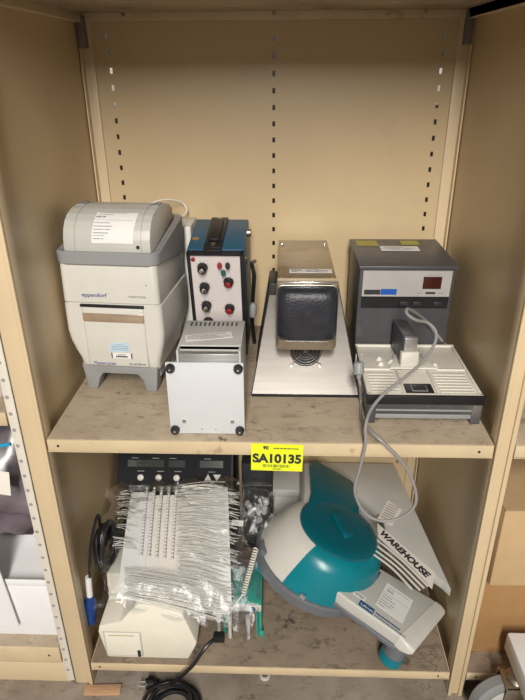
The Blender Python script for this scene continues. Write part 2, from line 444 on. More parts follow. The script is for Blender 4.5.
def carton(name, label, m, loc, size, rz=0, flap=True):
    t = thing(name, label, 'box', loc, (0, 0, rz)); w, d, h = size
    MB().box((0, 0, 0), (w, d, h), .003).build('carton_body', M[m], t)
    if flap:
        MB().box((.001, .001, h), (w-.001, d*.49, h+.003)).build('flap', M[m], t); MB().box((.001, d*.51, h), (w-.001, d-.001, h+.003)).build('flap', M[m], t)
    return t
carton('cardboard_box', 'tan cardboard box on top of the darker brown one in the right bay', 'carton', (V((0.959, 0.020, -0.405)).x, .02, V((0.959, 0.020, -0.405)).z), (.42, .40, V((0.952, 0.020, -0.188)).z-V((0.959, 0.020, -0.405)).z), .02)
carton('cardboard_box', 'darker brown cardboard box at the bottom of the right bay', 'carton2', (.945, .055, SH), (.46, .42, V((0.959, 0.020, -0.405)).z-SH-.001), .0, flap=False)

# left bay contents
wb = thing('white_carton', 'large white carton with raised flap on the lowest shelf of the left bay', 'box', (-.47, .03, -.62))
MB().box((0, 0, 0), (.385, .45, .17), .003).build('carton_body', M['cartonwhite'], wb)
MB().box((0, .0, .17), (.385, .004, .19), .001).build('flap', M['cartonwhite'], wb)
MB().slab([(.24, -.012, .05), (.30, -.016, .05), (.27, -.004, .40), (.20, .0, .40)], .003).build('loose_flap', M['cartonwhite'], wb)
wb2 = MB().box((-.45, .20, -.448), (-.085, .50, -.30), .003).build('white_carton', M['cartonwhite']); tag(wb2, 'small white carton standing behind the large white carton in the left bay', 'box')

def blob_bag(name, label, m, cat, pts, th, seed, sub=10):
    """crumpled pouch between four corners"""
    rd = random.Random(seed); mb = MB(); n = sub; A, B, Cc, Dd = [V(p) for p in pts]
    nn = (B-A).cross(Dd-A).normalized(); G = []
    for side in (1, -1):
        g = []
        for i in range(n+1):
            row = []
            for j in range(n+1):
                u, v = i/n, j/n; p = A.lerp(B, u).lerp(Dd.lerp(Cc, u), v)
                e = (math.sin(PI*u)*math.sin(PI*v))**.5
                p = p + nn*side*th*e*(.7+.6*rd.random()) + V((rd.uniform(-1, 1), rd.uniform(-1, 1), rd.uniform(-1, 1)))*.003
                row.append(mb.bm.verts.new(p))
            g.append(row)
        for i in range(n):
            for j in range(n): mb.bm.faces.new([g[i][j], g[i+1][j], g[i+1][j+1], g[i][j+1]])
    bmesh.ops.remove_doubles(mb.bm, verts=list(mb.bm.verts), dist=.0001)
    o = mb.build(name, M[m], ang=60); tag(o, label, cat); return o
blob_bag('zip_bag', 'silvery purple zip bag of supplies above the white carton, blue edge', 'filmdark', 'bag', [(-.34, .03, -.20), (-.085, .03, -.225), (-.085, .14, -.03), (-.34, .14, -.02)], .035, 3)
zb = MB().tube([(-.34, .035, -.035), (-.2, .02, -.05), (-.088, .02, -.030)], .004, 6).build('zip_strip', M['blueedge'], bpy.data.objects['zip_bag'])
card('tag', M['paperwarm'], bpy.data.objects['zip_bag'], [(-.125, -.012, -.135), (-.095, -.012, -.14), (-.092, -.004, -.085), (-.122, -.004, -.08)])
blob_bag('plastic_bag', 'dark crumpled plastic bag lying flat under the purple zip bag', 'filmdark', 'bag', [(-.36, .02, -.265), (-.085, .02, -.275), (-.085, .30, -.255), (-.36, .30, -.24)], .028, 5)
bn = thing('ribbed_bin', 'white ribbed plastic tub on the upper shelf of the left bay', 'tub', (-.14, .10, .062))
MB().lathe((0, 0, 0), (0, 0, .16), [(0, .052), (.05, .057), (.9, .064), (1, .064)], 28).build('tub_body', M['white'], bn)
b = MB()
for k in range(7): b.lathe((0, 0, .05+.013*k), (0, 0, .055+.013*k), [(0, .0595+.0006*k), (.5, .0635+.0006*k), (1, .0595+.0006*k)], 28)
b.build('rib', M['black'], bn)

# cart with caster at the right foreground
ct = thing('equipment_cart', 'white metal cart corner on a grey caster wheel at the bottom right', 'cart', (0, 0, FL))
q = V((1.023, 0.016, -0.550)); wc = V((0.991, -0.056, -0.686))
MB().box((q.x, q.y-.40, .150), (q.x+.5, q.y, .204), .005).build('cart_frame', M['cartonwhite'], ct)
MB().box((q.x+.012, q.y-.075, .142), (q.x+.10, q.y-.004, .149), .001).box((wc.x+.005, wc.y+.024, .06), (wc.x+.050, wc.y+.028, .138), .001).box((wc.x+.010, wc.y-.030, .055), (wc.x+.060, wc.y-.026, .138), .001).box((wc.x+.008, wc.y-.030, .134), (wc.x+.075, wc.y+.030, .138), .001).build('caster_fork', M['steel2'], ct)
MB().lathe((wc.x+.045, wc.y+.0, .136), (wc.x+.045, wc.y+.0, .150), [(0, .024), (.5, .028), (1, .022)], 20).build('swivel', M['steel2'], ct)
wh = MB().lathe((wc.x, wc.y+.018, .066), (wc.x+.010, wc.y-.018, .066), [(0, .044), (.03, .058), (.2, .066), (.8, .066), (.97, .058), (1, .044)], 40).build('tyre', M['rubbergrey'], ct)
MB().lathe((wc.x, wc.y+.020, .066), (wc.x+.010, wc.y-.020, .066), [(0, .006), (.01, .040), (.06, .045), (.94, .045), (.99, .040), (1, .006)], 32).build('wheel_hub', M['lightgrey'], wh)

# floor bits
b = MB().box((-.046, -.016, 0), (.046, .012, .006), .002).build('wood_scrap', M['wood']); b.location = (0.028, -0.020, -0.754); b.rotation_euler = (0, 0, .05); tag(b, 'short scrap of bare wood on the floor by the left post', 'wood scrap')
b = MB().lathe((0, 0, 0), (0, 0, .008), [(0, .014), (1, .014), (1, .009), (0, .009)], 20, False).build('plastic_ring', M['white']); b.location = (.44, .03, FL); tag(b, 'small white plastic ring on the floor under the lower shelf', 'ring')

# ================================================================= thermal cycler
tc = thing('thermal_cycler', 'white and grey benchtop thermal cycler with paper label on its domed lid', 'lab machine', (-.001, .204, 0), (0, 0, math.radians(-5)))
w = .216; dp = .23
leg = [(.018, .066), (.026, .0), (.048, .0), (.056, .028), (.066, .043), (.148, .043), (.160, .028), (.166, .0), (.190, .0), (.197, .066)]
b = MB().prism(leg, 1, .004, .045, .003).prism(leg, 1, .145, .185, .003)
b.box((.020, .03, .040), (.050, .17, .066), .003).box((.165, .03, .028), (.196, .17, .066), .003)
b.build('foot_frame', M['grey'], tc)
R_ = []
for z, i, dd in ((.058, .020, .008), (.066, .018, .004), (.080, .016, .003), (.100, .008, .001), (.125, .0, .0), (.150, -.004, 0), (.205, -.003, 0), (.2135, -.002, .0), (.216, .002, .003)):
    R_.append(rrect(i, w-i*.75, dd, dp-i, .013, z))
MB().loft(R_).build('lower_housing', M['white'], tc)
R_ = [rrect(.001, w-.001, .003, dp, .013, .2165), rrect(-.002, w, .0, dp, .013, .219), rrect(.0, w-.002, .001, dp, .013, .30), rrect(.002, w-.004, .003, dp, .013, .307)]
MB().loft(R_).build('upper_housing', M['white'], tc)
# raised front panel, slot and recess
MB().box((.040, -.004, .066), (.180, .012, .2085), .0045, 3).build('front_panel', M['white'], tc)
MB().box((.041, -.0052, .174), (.179, -.001, .196), .003, 2).build('recess', M['tagred'], tc)
MB().box((.038, -.0048, .209), (.181, .01, .2145), .001).build('slot', M['black'], tc)
# collar
def collar():
    mb = MB(); n = 14; rings = []
    prof = [(0, .302, 0.0), (-.004, .306, 0), (-.005, .329, 1), (-.002, .332, 1), (.009, .330, 1), (.012, .316, 0)]
    base = rrect(0, w, 0, dp, .024, 0, 6)
    for off, z, f in prof:
        ring = []
        for x, y, _ in rrect(off, w-off, off, dp-off, .024, 0, 6):
            rise = .030*min(1, max(0, (y-.03)/.14))**1.3
            drop = -.030*min(1, max(0, (y-.12)/.07)) if f == 0 and x > w/2 else 0
            ring.append((x, y, z + (rise if f else 0) + drop))
        rings.append(ring)
    mb.loft(rings, cap=False); mb.poly([(x, y, .318) for x, y, _ in rrect(.012, w-.012, .012, dp-.012, .016, 0, 6)])
    return mb
collar().build('collar', M['grey'], tc)
# domed lid
LP = [(.010, .316), (.009, .338), (.011, .356), (.018, .374), (.030, .389), (.047, .400), (.070, .407), (.100, .410), (.140, .406), (.17, .400), (.196, .385), (.204, .316)]
def lid(x0, x1, off, bev): return MB().prism([(y-off if i == 0 or i == 1 else y, z+(off if i > 2 else 0)) for i, (y, z) in enumerate(LP)], 0, x0, x1, bev, 2)
lidm = lid(.015, .204, 0, .003).build('lid', M['lightgrey'], tc, ang=28)
lid(.040, .041, .0006, 0).build('seam', M['grey'], lidm, ang=28); lid(.184, .185, .0006, 0).build('seam', M['grey'], lidm, ang=28)
MB().cyl((.178, .0135, .340), (.178, .006, .342), .0036, n=16).build('lock_button', M['black'], lidm)
split_build(MB().box((.02, .09, .406), (.038, .125, .411), .001).box((.187, .09, .406), (.202, .125, .411), .001), 'hinge_plate', M['grey'], lidm)
# label following the dome
def lz(s):   # distance along the profile -> point
    P = LP[1:]; 
    for i in range(len(P)-1):
        d = math.dist(P[i], P[i+1])
        if s <= d or i == len(P)-2: t = s/d; return (P[i][0]+(P[i+1][0]-P[i][0])*t, P[i][1]+(P[i+1][1]-P[i][1])*t)
        s -= d
def dome_strip(x0, x1, s0, s1, off, skew=0):
    mb = MB(); n = 8; rows = []
    for k in range(n+1):
        s = s0+(s1-s0)*k/n; y, z = lz(s); y2, z2 = lz(s+.002); nx, nz = -(z2-z), (y2-y); l = math.hypot(nx, nz); nx /= l; nz /= l
        sk = skew*(s-s0)
        rows.append([mb.bm.verts.new((x0+sk, y+nx*off, z+nz*off)), mb.bm.verts.new((x1+sk, y+nx*off, z+nz*off))])
    for a, c in zip(rows, rows[1:]): mb.bm.faces.new([a[0], a[1], c[1], c[0]])
    return mb
lab = dome_strip(.078, .168, .010, .082, .0012, .06).build('paper_label', M['paper'], lidm)
pm = MB()
for (a0, a1, s, t) in ((.066, .112, .079, .0012), (.064, .090, .074, .0012), (.061, .071, .066, .0045), (.0725, .078, .066, .0045), (.060, .126, .059, .0006), (.060, .088, .052, .0016), (.060, .092, .044, .0020), (.060, .078, .037, .0018), (.080, .090, .037, .0018), (.060, .086, .030, .0020), (.060, .080, .025, .0012), (.060, .072, .018, .0020), (.074, .078, .018, .002)):
    g = dome_strip(.082+(a0-.060)*1.25, .082+(a1-.060)*1.25, s, s+t, .0018); g.bm.to_mesh(me := bpy.data.meshes.new('t')); g.bm.free(); pm.bm.from_mesh(me); bpy.data.meshes.remove(me)
pm.build('print', M['inkgrey'], lab, smooth=False)
text('lettering', 'eppendorf', M['inkblue'], tc, (.044, -.0008, .232), .0125, (1, 0, 0), (0, 0, 1), .0003, width=.056)
text('lettering', 'mastercycler', M['inkgrey'], tc, (.148, -.0008, .233), .0085, (1, 0, 0), (0, 0, 1), .0003, width=.04)
text('lettering', 'Mastercycler', M['inkblue'], tc, (.052, -.0046, .0705), .0105, (1, 0, 0), (0, 0, 1), .0003, width=.052)
text('lettering', 'ep gradient', M['inkgrey'], tc, (.134, -.0046, .0725), .0085, (1, 0, 0), (0, 0, 1), .0003, width=.040, bold=True)
st = label_card(tc, (.094, -.0042, .104), (.045, .022), (1, 0, 0), (0, 0, 1), 'asset_sticker', 'bluesticker', [(.8, .3, .75, .06), (.6, .1, .95, .08), (.4, .1, .95, .08), (.2, .1, .95, .08)], 5)
st = label_card(tc, (.097, -.0042, .088), (.046, .0135), (1, 0, 0), (0, 0, 1), 'barcode_sticker', 'paper', [(.2, .2, .8, .3), (.65, .3, .7, .1)], 6, ink='ink')
MB().box((.096, -.0055, .088), (.0985, -.0049, .1015)).box((.1415, -.0055, .088), (.144, -.0049, .1015)).build('print', M['ink'], st, smooth=False)
MB().cyl((.190, -.0006, .262), (.190, .001, .262), .0012, n=8).build('pin', M['ink'], tc)

# white power pack behind it
pb = MB().box((.206, .455, .0), (.248, .56, .322), .004).build('white_box', M['white']); tag(pb, 'narrow white box standing behind the thermal cycler against the back panel', 'box')
cb = MB().tube([(0.123, 0.500, 0.358), (0.139, 0.510, 0.366), (0.166, 0.530, 0.372), (0.194, 0.550, 0.368), (0.214, 0.565, 0.357), (0.224, 0.560, 0.338), (0.215, 0.545, 0.328), (0.204, 0.520, 0.326), (0.198, 0.500, 0.312)], .0022, 8).build('white_cable', M['cablewhite']); tag(cb, 'thin white cable looping above the thermal cycler lid', 'cable')

# ================================================================= blue instrument
bi = thing('electronic_stimulator', 'blue metal electronic instrument with black top handle, white face and round knobs', 'lab instrument', (.253, .400, 0), (math.radians(11), 0, math.radians(-1)))
bw, bd, bh = .134, .175, .300
MB().box((0, .006, .0), (bw, bd, bh), .004).build('case', M['blue'], bi)
fr = MB().box((0, -.006, 0), (.008, .008, bh-.004), .0015).box((bw-.009, -.006, 0), (bw, .008, bh-.004), .0015).box((.0, -.006, bh-.012), (bw, .008, bh-.004), .0015).box((0, -.006, 0), (bw, .008, .010), .0015).build('front_bezel', M['black'], bi)
MB().box((.008, .001, .010), (bw-.009, .006, bh-.012)).build('front_face', M['paneltop'], bi, smooth=False)
def lp_(p):   # a point seen on the leaning face, in the instrument's own frame
    p = V(p)-V((.253, .352, 0)); return V((p.x, 0, (p.z)/math.cos(math.radians(11))))
def knob(p, m, cap, r=.0115, d=.02):
    p = lp_(p); x, z = p.x, p.z
    k = MB().lathe((x, .001, z), (x, -d, z), [(0, r*1.1), (.15, r*1.1), (.2, r), (.85, r*.9), (1, r*.75)], 24).build('knob', M[m], bi)
    MB().lathe((x, -d+.0005, z), (x, -d-.004, z), [(0, r*.62), (.8, r*.6), (1, r*.45)], 20).build('knob_cap', M[cap], k)
for p in ((0.288, 0.354, 0.250), (0.289, 0.366, 0.198), (0.290, 0.377, 0.147), (0.291, 0.387, 0.100)): knob(p, 'black', 'chrome')
for p in ((0.348, 0.363, 0.212), (0.347, 0.379, 0.139)): knob(p, 'black', 'red', .0115, .014)
for p, m in (((0.329, 0.352, 0.258), 'red'), ((0.348, 0.352, 0.258), 'black'), ((0.337, 0.357, 0.239), 'green'), ((0.334, 0.389, 0.094), 'black'), ((0.352, 0.389, 0.094), 'black')):
    p = lp_(p); MB().lathe((p.x, .001, p.z), (p.x+.002, -.022, p.z+.004), [(0, .0055), (.5, .006), (.55, .0045), (1, .0045)], 16).build('binding_post', M[m], bi)
p = lp_((0.267, 0.349, 0.271)); MB().lathe((p.x, .001, p.z), (p.x, -.004, p.z), [(0, .005), (.6, .005), (1, .003)], 16).build('pilot_lamp', M['red'], bi)
mk = MB()
for p in ((0.288, 0.354, 0.250), (0.289, 0.366, 0.198), (0.290, 0.377, 0.147), (0.348, 0.363, 0.212), (0.347, 0.379, 0.139)):
    p = lp_(p)
    for a in range(0, 360, 36):
        c, s = math.cos(math.radians(a)), math.sin(math.radians(a)); mk.box((p.x+c*.0158-.0007, .0003, p.z+s*.0158-.0007), (p.x+c*.0158+.0007, .0012, p.z+s*.0158+.0007))
mk.build('scale_marks', M['ink'], bi, smooth=False)
hd = MB().box((.040, .004, bh-.001), (.083, .172, bh+.006), .002).box((.040, -.007, bh-.006), (.083, .012, bh+.004), .002)
hd.box((.048, .03, bh+.006), (.075, .145, bh+.016), .004)
hd = hd.build('carry_handle', M['black'], bi)
for y in (.018, .158): MB().lathe((.0615, y, bh+.005), (.0615, y, bh+.010), [(0, .006), (.6, .006), (1, .003)], 16).build('screw', M['chrome'], hd)
MB().lathe((bw-.001, .12, bh-.012), (bw+.010, .12, bh-.012), [(0, .010), (.8, .010), (1, .007)], 20).build('side_boss', M['steel2'], bi)
MB().lathe((bw-.001, .04, bh-.04), (bw+.003, .04, bh-.04), [(0, .003), (1, .002)], 12).build('side_screw', M['brass'], bi)
p = lp_((.256, .42, bh)); MB().lathe((.014, .06, bh-.001), (.014, .06, bh+.0006), [(0, .009), (1, .009)], 20).build('worn_badge', M['brass'], bi)

# ================================================================= tipped-up instrument with rubber feet
ti = thing('tipped_instrument', 'small vented grey instrument tipped up so its white base plate with rubber feet faces out', 'lab instrument', (.251, .022, 0))
MB().box((0, 0, .001), (.152, .006, .1625), .001).build('base_plate', M['whitepanel'], ti)
for x in (.010, .142):
    for z in (.011, .152):
        f = MB().lathe((x, .001, z), (x, -.010, z), [(0, .0095), (.7, .0090), (1, .0075)], 24).build('rubber_foot', M['blacksoft'], ti)
        MB().lathe((x, -.009, z), (x, -.0108, z), [(0, .0028), (1, .0022)], 12).build('foot_screw', M['chrome'], f)
for x in (.029, .127):
    MB().lathe((x, .001, .030), (x, -.003, .030), [(0, .0050), (.6, .0045), (1, .0028)], 16).build('screw', M['chrome'], ti)
for x in (.065, .093):
    MB().lathe((x, .001, .013), (x, -.002, .013), [(0, .0028), (1, .002)], 12).build('screw', M['chrome'], ti)
ch = MB().box((.022, .030, .0), (.147, .034, .184)).box((.022, .006, .0), (.0265, .15, .186), .001).box((.1425, .006, .0), (.147, .15, .186), .001).box((.022, .03, .1765), (.147, .155, .187), .0015).box((.022, .15, 0), (.147, .155, .185))
chs = ch.build('chassis', M['greybox'], ti)
MB().box((.027, .012, .02), (.142, .0305, .1760), .0008).build('bare_metal_plate', M['alu'], ti)
b = MB()
for k in range(11): b.box((.033+.0095*k, .125, .1866), (.0365+.0095*k, .144, .1876), .0003)
b.build('vent_slots', M['ink'], chs, smooth=False)
sl = label_card(ti, (.036, .045, .1872), (.094, .030), (.96, .22, 0), (-.22, .96, 0), 'paper_label', 'paper', [(.72, .05, .9, .1), (.50, .05, .7, .1), (.28, .05, .95, .1), (.1, .3, .8, .08)], 9)

# ================================================================= black power adapter and dark case between blue and stainless
bc = MB().box((-.014, 0, 0), (.014, .10, .215), .003).build('black_case', M['black']); bc.location = (.425, .345, .0); bc.rotation_euler = (0, math.radians(9), 0)
tag(bc, 'slim black case leaning between the blue instrument and the stainless machine', 'case')
bp_ = thing('cable_connector', 'black cable with grey connector hanging down beside the blue instrument', 'cable', (.402, .40, 0))
MB().tube([(0, .06, .003), (-.004, .04, .08), (.0, .02, .15), (.004, .01, .21), (-.002, .03, .235), (.002, .10, .22)], .005, 8).build('cord', M['cableblack'], bp_)
MB().lathe((.0, .0, .105), (.002, -.002, .142), [(0, .007), (.2, .009), (.8, .009), (1, .006)], 14).build('connector', M['grey'], bp_)

# ================================================================= stainless machine
ss = thing('stainless_machine', 'stainless steel machine with sloping base, round fan and black padded head', 'lab machine', (.530, .18, 0))
# sloped base: front edge low, narrowing to the top
fz = .004; def_ = [(-.121, 0, fz), (.121, 0, fz), (.080, .185, .205), (-.080, .185, .205)]
Bt = [(-.121, .0, 0), (.121, .0, 0), (.10, .25, 0), (-.10, .25, 0)]
b = MB(); vt = [V(p) for p in def_] + [V((.080, .25, .205)), V((-.080, .25, .205))]
vv = [b.bm.verts.new(p) for p in vt]; vb = [b.bm.verts.new(V(p)) for p in Bt]
b.bm.faces.new([vv[0], vv[1], vv[2], vv[3]]); b.bm.faces.new([vv[3], vv[2], vv[4], vv[5]])
b.bm.faces.new([vb[0], vb[1], vv[1], vv[0]]); b.bm.faces.new([vb[1], vb[2], vv[4], vv[2], vv[1]]); b.bm.faces.new([vb[2], vb[3], vv[5], vv[4]]); b.bm.faces.new([vb[3], vb[0], vv[0], vv[3], vv[5]]); b.bm.faces.new(vb)
b.build('sloping_base', M['steel'], ss, smooth=False)
MB().box((-.1215, -.004, 0.0), (.1215, .0, .006), .001).build('front_edge', M['black'], ss)
b = MB()
for sx in (-1, 1): b.tube([(sx*.1215, .0, fz+.001), (sx*.0805, .185, .206)], .0011, 6, 1)
split_build(b, 'base_seam', M['ink'], ss)
# head
hw = .064
b = MB().prism([(.030, .264), (.375, .262), (.375, .10), (.045, .115)], 0, -hw, hw, .003)
b.build('head_box', M['steel2'], ss)
R_ = []
def hring(y, x, z0, z1, r): return [(px, y, pz) for px, pz, _ in rrect(-x, x, z0, z1, r, 0, 5)]
R_ = [hring(.046, hw, .112, .266, .010), hring(.026, hw+.003, .107, .268, .010), hring(.012, hw+.001, .112, .266, .012), hring(.008, hw-.006, .135, .258, .012)]
MB().loft(R_).build('head_flange', M['steel2'], ss)
R_ = [hring(.014, .064, .141, .262, .015), hring(.0, .064, .139, .263, .018), hring(-.014, .061, .143, .260, .022), hring(-.022, .054, .150, .253, .024), hring(-.025, .042, .162, .241, .020)]
MB().loft(R_).build('padded_front', M['pad'], ss)
MB().box((-.064, .006, .2645), (.064, .034, .2712), .001).build('trim_strip', M['chrome'], ss)
b = MB()
for x in (-.055, .055):
    for y in (.05, .33): b.lathe((x, y, .262), (x, y, .266), [(0, .0035), (1, .002)], 12)
split_build(b, 'rivet', M['chrome'], ss)
label_card(ss, (-.038, .088, .2645), (.095, .026), (1, 0, 0), (0, 1, 0), 'paper_label', 'paper', [(.75, .05, .3, .1), (.75, .45, .7, .1), (.5, .05, .3, .1), (.5, .38, .5, .1), (.5, .6, .9, .1), (.25, .05, .2, .1), (.25, .4, .7, .1), (.1, .7, .9, .1)], 12, ink='ink')
# fan in the slope
sn = V((0, -.201, .185)).normalized(); su = V((0, .185, .201)).normalized(); sr = V((1, 0, 0)); fc = V((.002, .070, fz+.070*1.0865))
def on(u, v, h=0): return fc + sr*u + su*v + sn*h
fan = MB().lathe(on(0, 0, .0002), on(0, 0, .0016), [(0, .0365), (1, .0365)], 36).build('fan', M['black'], ss)
b = MB()
for r in (.010, .016, .022, .028, .034):
    pts = [on(r*math.cos(2*PI*k/40), r*math.sin(2*PI*k/40), .0045) for k in range(41)]; b.tube(pts, .0009, 6, 1)
for a in (45, 135, 225, 315): b.tube([on(.006*math.cos(math.radians(a)), .006*math.sin(math.radians(a)), .0055), on(.045*math.cos(math.radians(a)), .045*math.sin(math.radians(a)), .0045)], .0011, 6, 1)
b.lathe(on(0, 0, .003), on(0, 0, .006), [(0, .007), (1, .006)], 18)
for a in (225, 315): b.lathe(on(.046*math.cos(math.radians(a)), .046*math.sin(math.radians(a)), .0), on(.046*math.cos(math.radians(a)), .046*math.sin(math.radians(a)), .006), [(0, .0035), (1, .003)], 12)
b.build('fan_guard', M['chrome'], fan)

# ================================================================= charcoal analyser with white tray
an = thing('tray_analyser', 'charcoal bench analyser with silver display panel and white moulded front tray', 'lab instrument', (.652, .072, 0))
aw = .228
# rear cabinet
MB().prism([(.250, .02), (.250, .178), (.243, .262), (.46, .264), (.46, .02)], 0, .002, aw-.008, .003).build('cabinet', M['casegrey'], an)
MB().prism([(.236, .260), (.236, .268), (.465, .270), (.465, .262)], 0, -.001, aw-.004, .002).build('cabinet_top', M['casegrey'], an)
def fy(z): return .2425 + (.262-z)*.09 - .002
def fquad(x0, x1, z0, z1, off=.0): return [(x0, fy(z0)-off, z0), (x1, fy(z0)-off, z0), (x1, fy(z1)-off, z1), (x0, fy(z1)-off, z1)]
MB().slab(fquad(.010, aw-.016, .192, .256, .002), .004).build('silver_face', M['face'], an, smooth=False)
MB().slab(fquad(.010, aw-.016, .162, .190, .002), .004).build('black_strip', M['black'], an, smooth=False)
MB().slab(fquad(.148, .190, .212, .242, .003), .003).build('display', M['display'], an, smooth=False)
MB().slab(fquad(.157, .179, .199, .204, .003), .003).build('slide_switch', M['ink'], an, smooth=False)
MB().slab(fquad(.015, .052, .197, .209, .0028), .002).build('badge', M['ink'], an, smooth=False)
MB().slab(fquad(.053, .090, .197, .211, .0030), .002).build('badge', M['bluelabel'], an, smooth=False)
b = MB()
lines_on(b, fquad(.153, .186, .246, .249, .0024)[0], (1, 0, 0), (0, 0, 1), .033, .003, [(0, 0, 1, .6)], (0, -1, 0), 4)
lines_on(b, fquad(.138, .15, .200, .203, .0024)[0], (1, 0, 0), (0, 0, 1), .012, .003, [(0, 0, 1, .6)], (0, -1, 0), 5)
lines_on(b, fquad(.185, .20, .200, .203, .0024)[0], (1, 0, 0), (0, 0, 1), .015, .003, [(0, 0, 1, .6)], (0, -1, 0), 6)
b.build('print', M['inkgrey'], an, smooth=False)
for x in (.10, .13, .178): MB().box((x, fy(.178)-.006, .169), (x+.02, fy(.178)+.001, .180), .001).build('rocker_switch', M['blacksoft'], an)
b = MB(); b.slab([(.012, .40, .2705), (.066, .40, .2705), (.066, .445, .2709), (.012, .445, .2709)], .0006)
b.slab([(.125, .41, .2706), (.170, .41, .2706), (.170, .445, .2709), (.125, .445, .2709)], .0006)
split_build(b, 'yellow_sticker', mat('olive_sticker', (.36, .34, .07), .6), an, smooth=False)
label_card(an, (.066, .355, .2700), (.094, .040), (1, -.02, 0), (.02, 1, 0), 'paper_label', 'paper', [(.75, .1, .6, .08), (.55, .1, .9, .08), (.35, .1, .5, .08), (.35, .6, .9, .08), (.15, .2, .8, .08)], 22)
# tray
MB().prism([(.002, .020), (.240, .020), (.250, .056), (.0, .056)], 0, .002, aw+.012, .002).build('tray_base', M['casegrey'], an)
MB().box((-.0, -.004, .048), (aw+.014, .004, .0675), .0015).build('front_band', M['black'], an)
for x0, x1 in ((.003, .022), (aw-.010, aw+.011)):
    MB().box((x0, -.002, 0), (x1, .03, .045), .003).build('foot', M['casegrey'], an)
split_build(MB().box((.004, .20, 0), (.03, .24, .03), .003).box((aw-.02, .20, 0), (aw+.008, .24, .03), .003), 'rear_foot', M['casegrey'], an)
split_build(MB().box((.020, .0, .012), (aw-.008, .006, .022), .001).box((.018, -.001, .030), (aw-.006, .006, .034), .001), 'drawer_lip', M['grey'], an)
T = .068
b = MB().box((.003, .004, .058), (aw+.010, .246, T-.004), .001)
b.box((.003, .004, T-.006), (aw+.010, .009, T)).box((.003, .241, T-.006), (aw+.010, .246, T+.001)).box((.003, .004, T-.006), (.008, .246, T), .001).box((aw+.004, .004, T-.006), (aw+.010, .246, T), .001)
for x in (.080, .148): b.box((x-.002, .009, T-.006), (x+.002, .12, T-.0005), .001)
b.box((.008, .118, T-.006), (aw+.004, .122, T-.0005), .001)
for k in range(7): b.box((.156, .018+.013*k, T-.005), (aw-.002, .026+.013*k, T-.0025), .0008)
for k in range(7): b.box((.014, .018+.013*k, T-.005), (.072, .026+.013*k, T-.0025), .0008)
tr = b.build('white_tray', M['tray'], an)
MB().prism([(.066, .118), (.086, .190), (.150, .190), (.172, .118)], 2, T-.005, T+.003, .002).build('raised_platform', M['tray'], tr)
MB().box((.084, .010, T-.005), (.142, .052, T-.001), .001).build('sample_window', M['black'], tr)
MB().box((.097, .018, T-.001), (.130, .044, T), .0003).build('window_frame', M['grey'], tr)
MB().box((.099, .020, T-.0008), (.128, .042, T+.0005), .0003).build('window_glass', M['ink'], tr)
b = MB()
for x, y in ((.05, .145), (.05, .17), (.075, .155), (.17, .14)): b.lathe((x, y, T-.004), (x, y, T+.004), [(0, .008), (.6, .006), (1, .003)], 14)
split_build(b, 'tray_stud', M['tray'], tr)
# head block
hb = MB().prism([(.0, .0), (.032, -.004), (.036, .09), (.004, .095)], 2, .074, .140, .003).build('measuring_head', M['casegrey'], an); hb.location = (.093, .135, 0); hb.rotation_euler = (0, 0, .12)
MB().box((.002, -.007, .106), (.031, -.002, .137), .001).build('head_face', M['alu'], hb)
MB().box((-.004, -.012, .070), (.036, .004, .104), .002).build('head_foot', M['tray'], hb)

# grey power cord
gc = thing('mains_lead', 'grey mains cord draped over the white tray and looping down off the shelf edge', 'cord', (.66, .05, 0))
iv = Matrix.Translation((-.66, -.05, 0))
path = [(0.846, 0.320, 0.098), (0.883, 0.330, 0.054), (0.861, 0.330, 0.075), (0.819, 0.300, 0.133), (0.774, 0.240, 0.182), (0.746, 0.200, 0.207), (0.742, 0.185, 0.202), (0.759, 0.170, 0.194), (0.779, 0.150, 0.196), (0.795, 0.140, 0.180), (0.792, 0.130, 0.155), (0.764, 0.100, 0.130), (0.724, 0.070, 0.109), (0.685, 0.045, 0.090), (0.656, 0.020, 0.068), (0.642, -0.008, 0.048), (0.642, -0.018, 0.006), (0.635, -0.020, -0.048), (0.628, -0.020, -0.098), (0.639, -0.020, -0.139), (0.659, -0.020, -0.168), (0.690, -0.020, -0.183), (0.726, -0.020, -0.174), (0.751, -0.020, -0.147), (0.753, -0.020, -0.111), (0.736, -0.020, -0.063), (0.712, -0.020, -0.025), (0.687, -0.018, 0.002), (0.667, -0.012, 0.019), (0.649, 0.020, 0.023), (0.647, 0.096, 0.004), (0.653, 0.149, 0.010), (0.642, 0.105, 0.072), (0.639, 0.110, 0.086)]
MB().tube(path, .0033, 10, 8).build('cord', M['cable'], gc, xf=iv)
a = V((0.639, 0.110, 0.084)); c = V((0.638, 0.120, 0.119))
MB().lathe(a, c, [(0, .004), (.25, .006), (.35, .0115), (.9, .0115), (1, .009)], 14).build('plug', M['grey'], gc, xf=iv)
d = (c-a).normalized()
b = MB()
for sx in (-.006, .006): b.box((c.x+sx-.001, c.y-.003, c.z), (c.x+sx+.001, c.y+.003, c.z+.018))
split_build(b, 'prong', M['chrome'], gc, xf=iv)

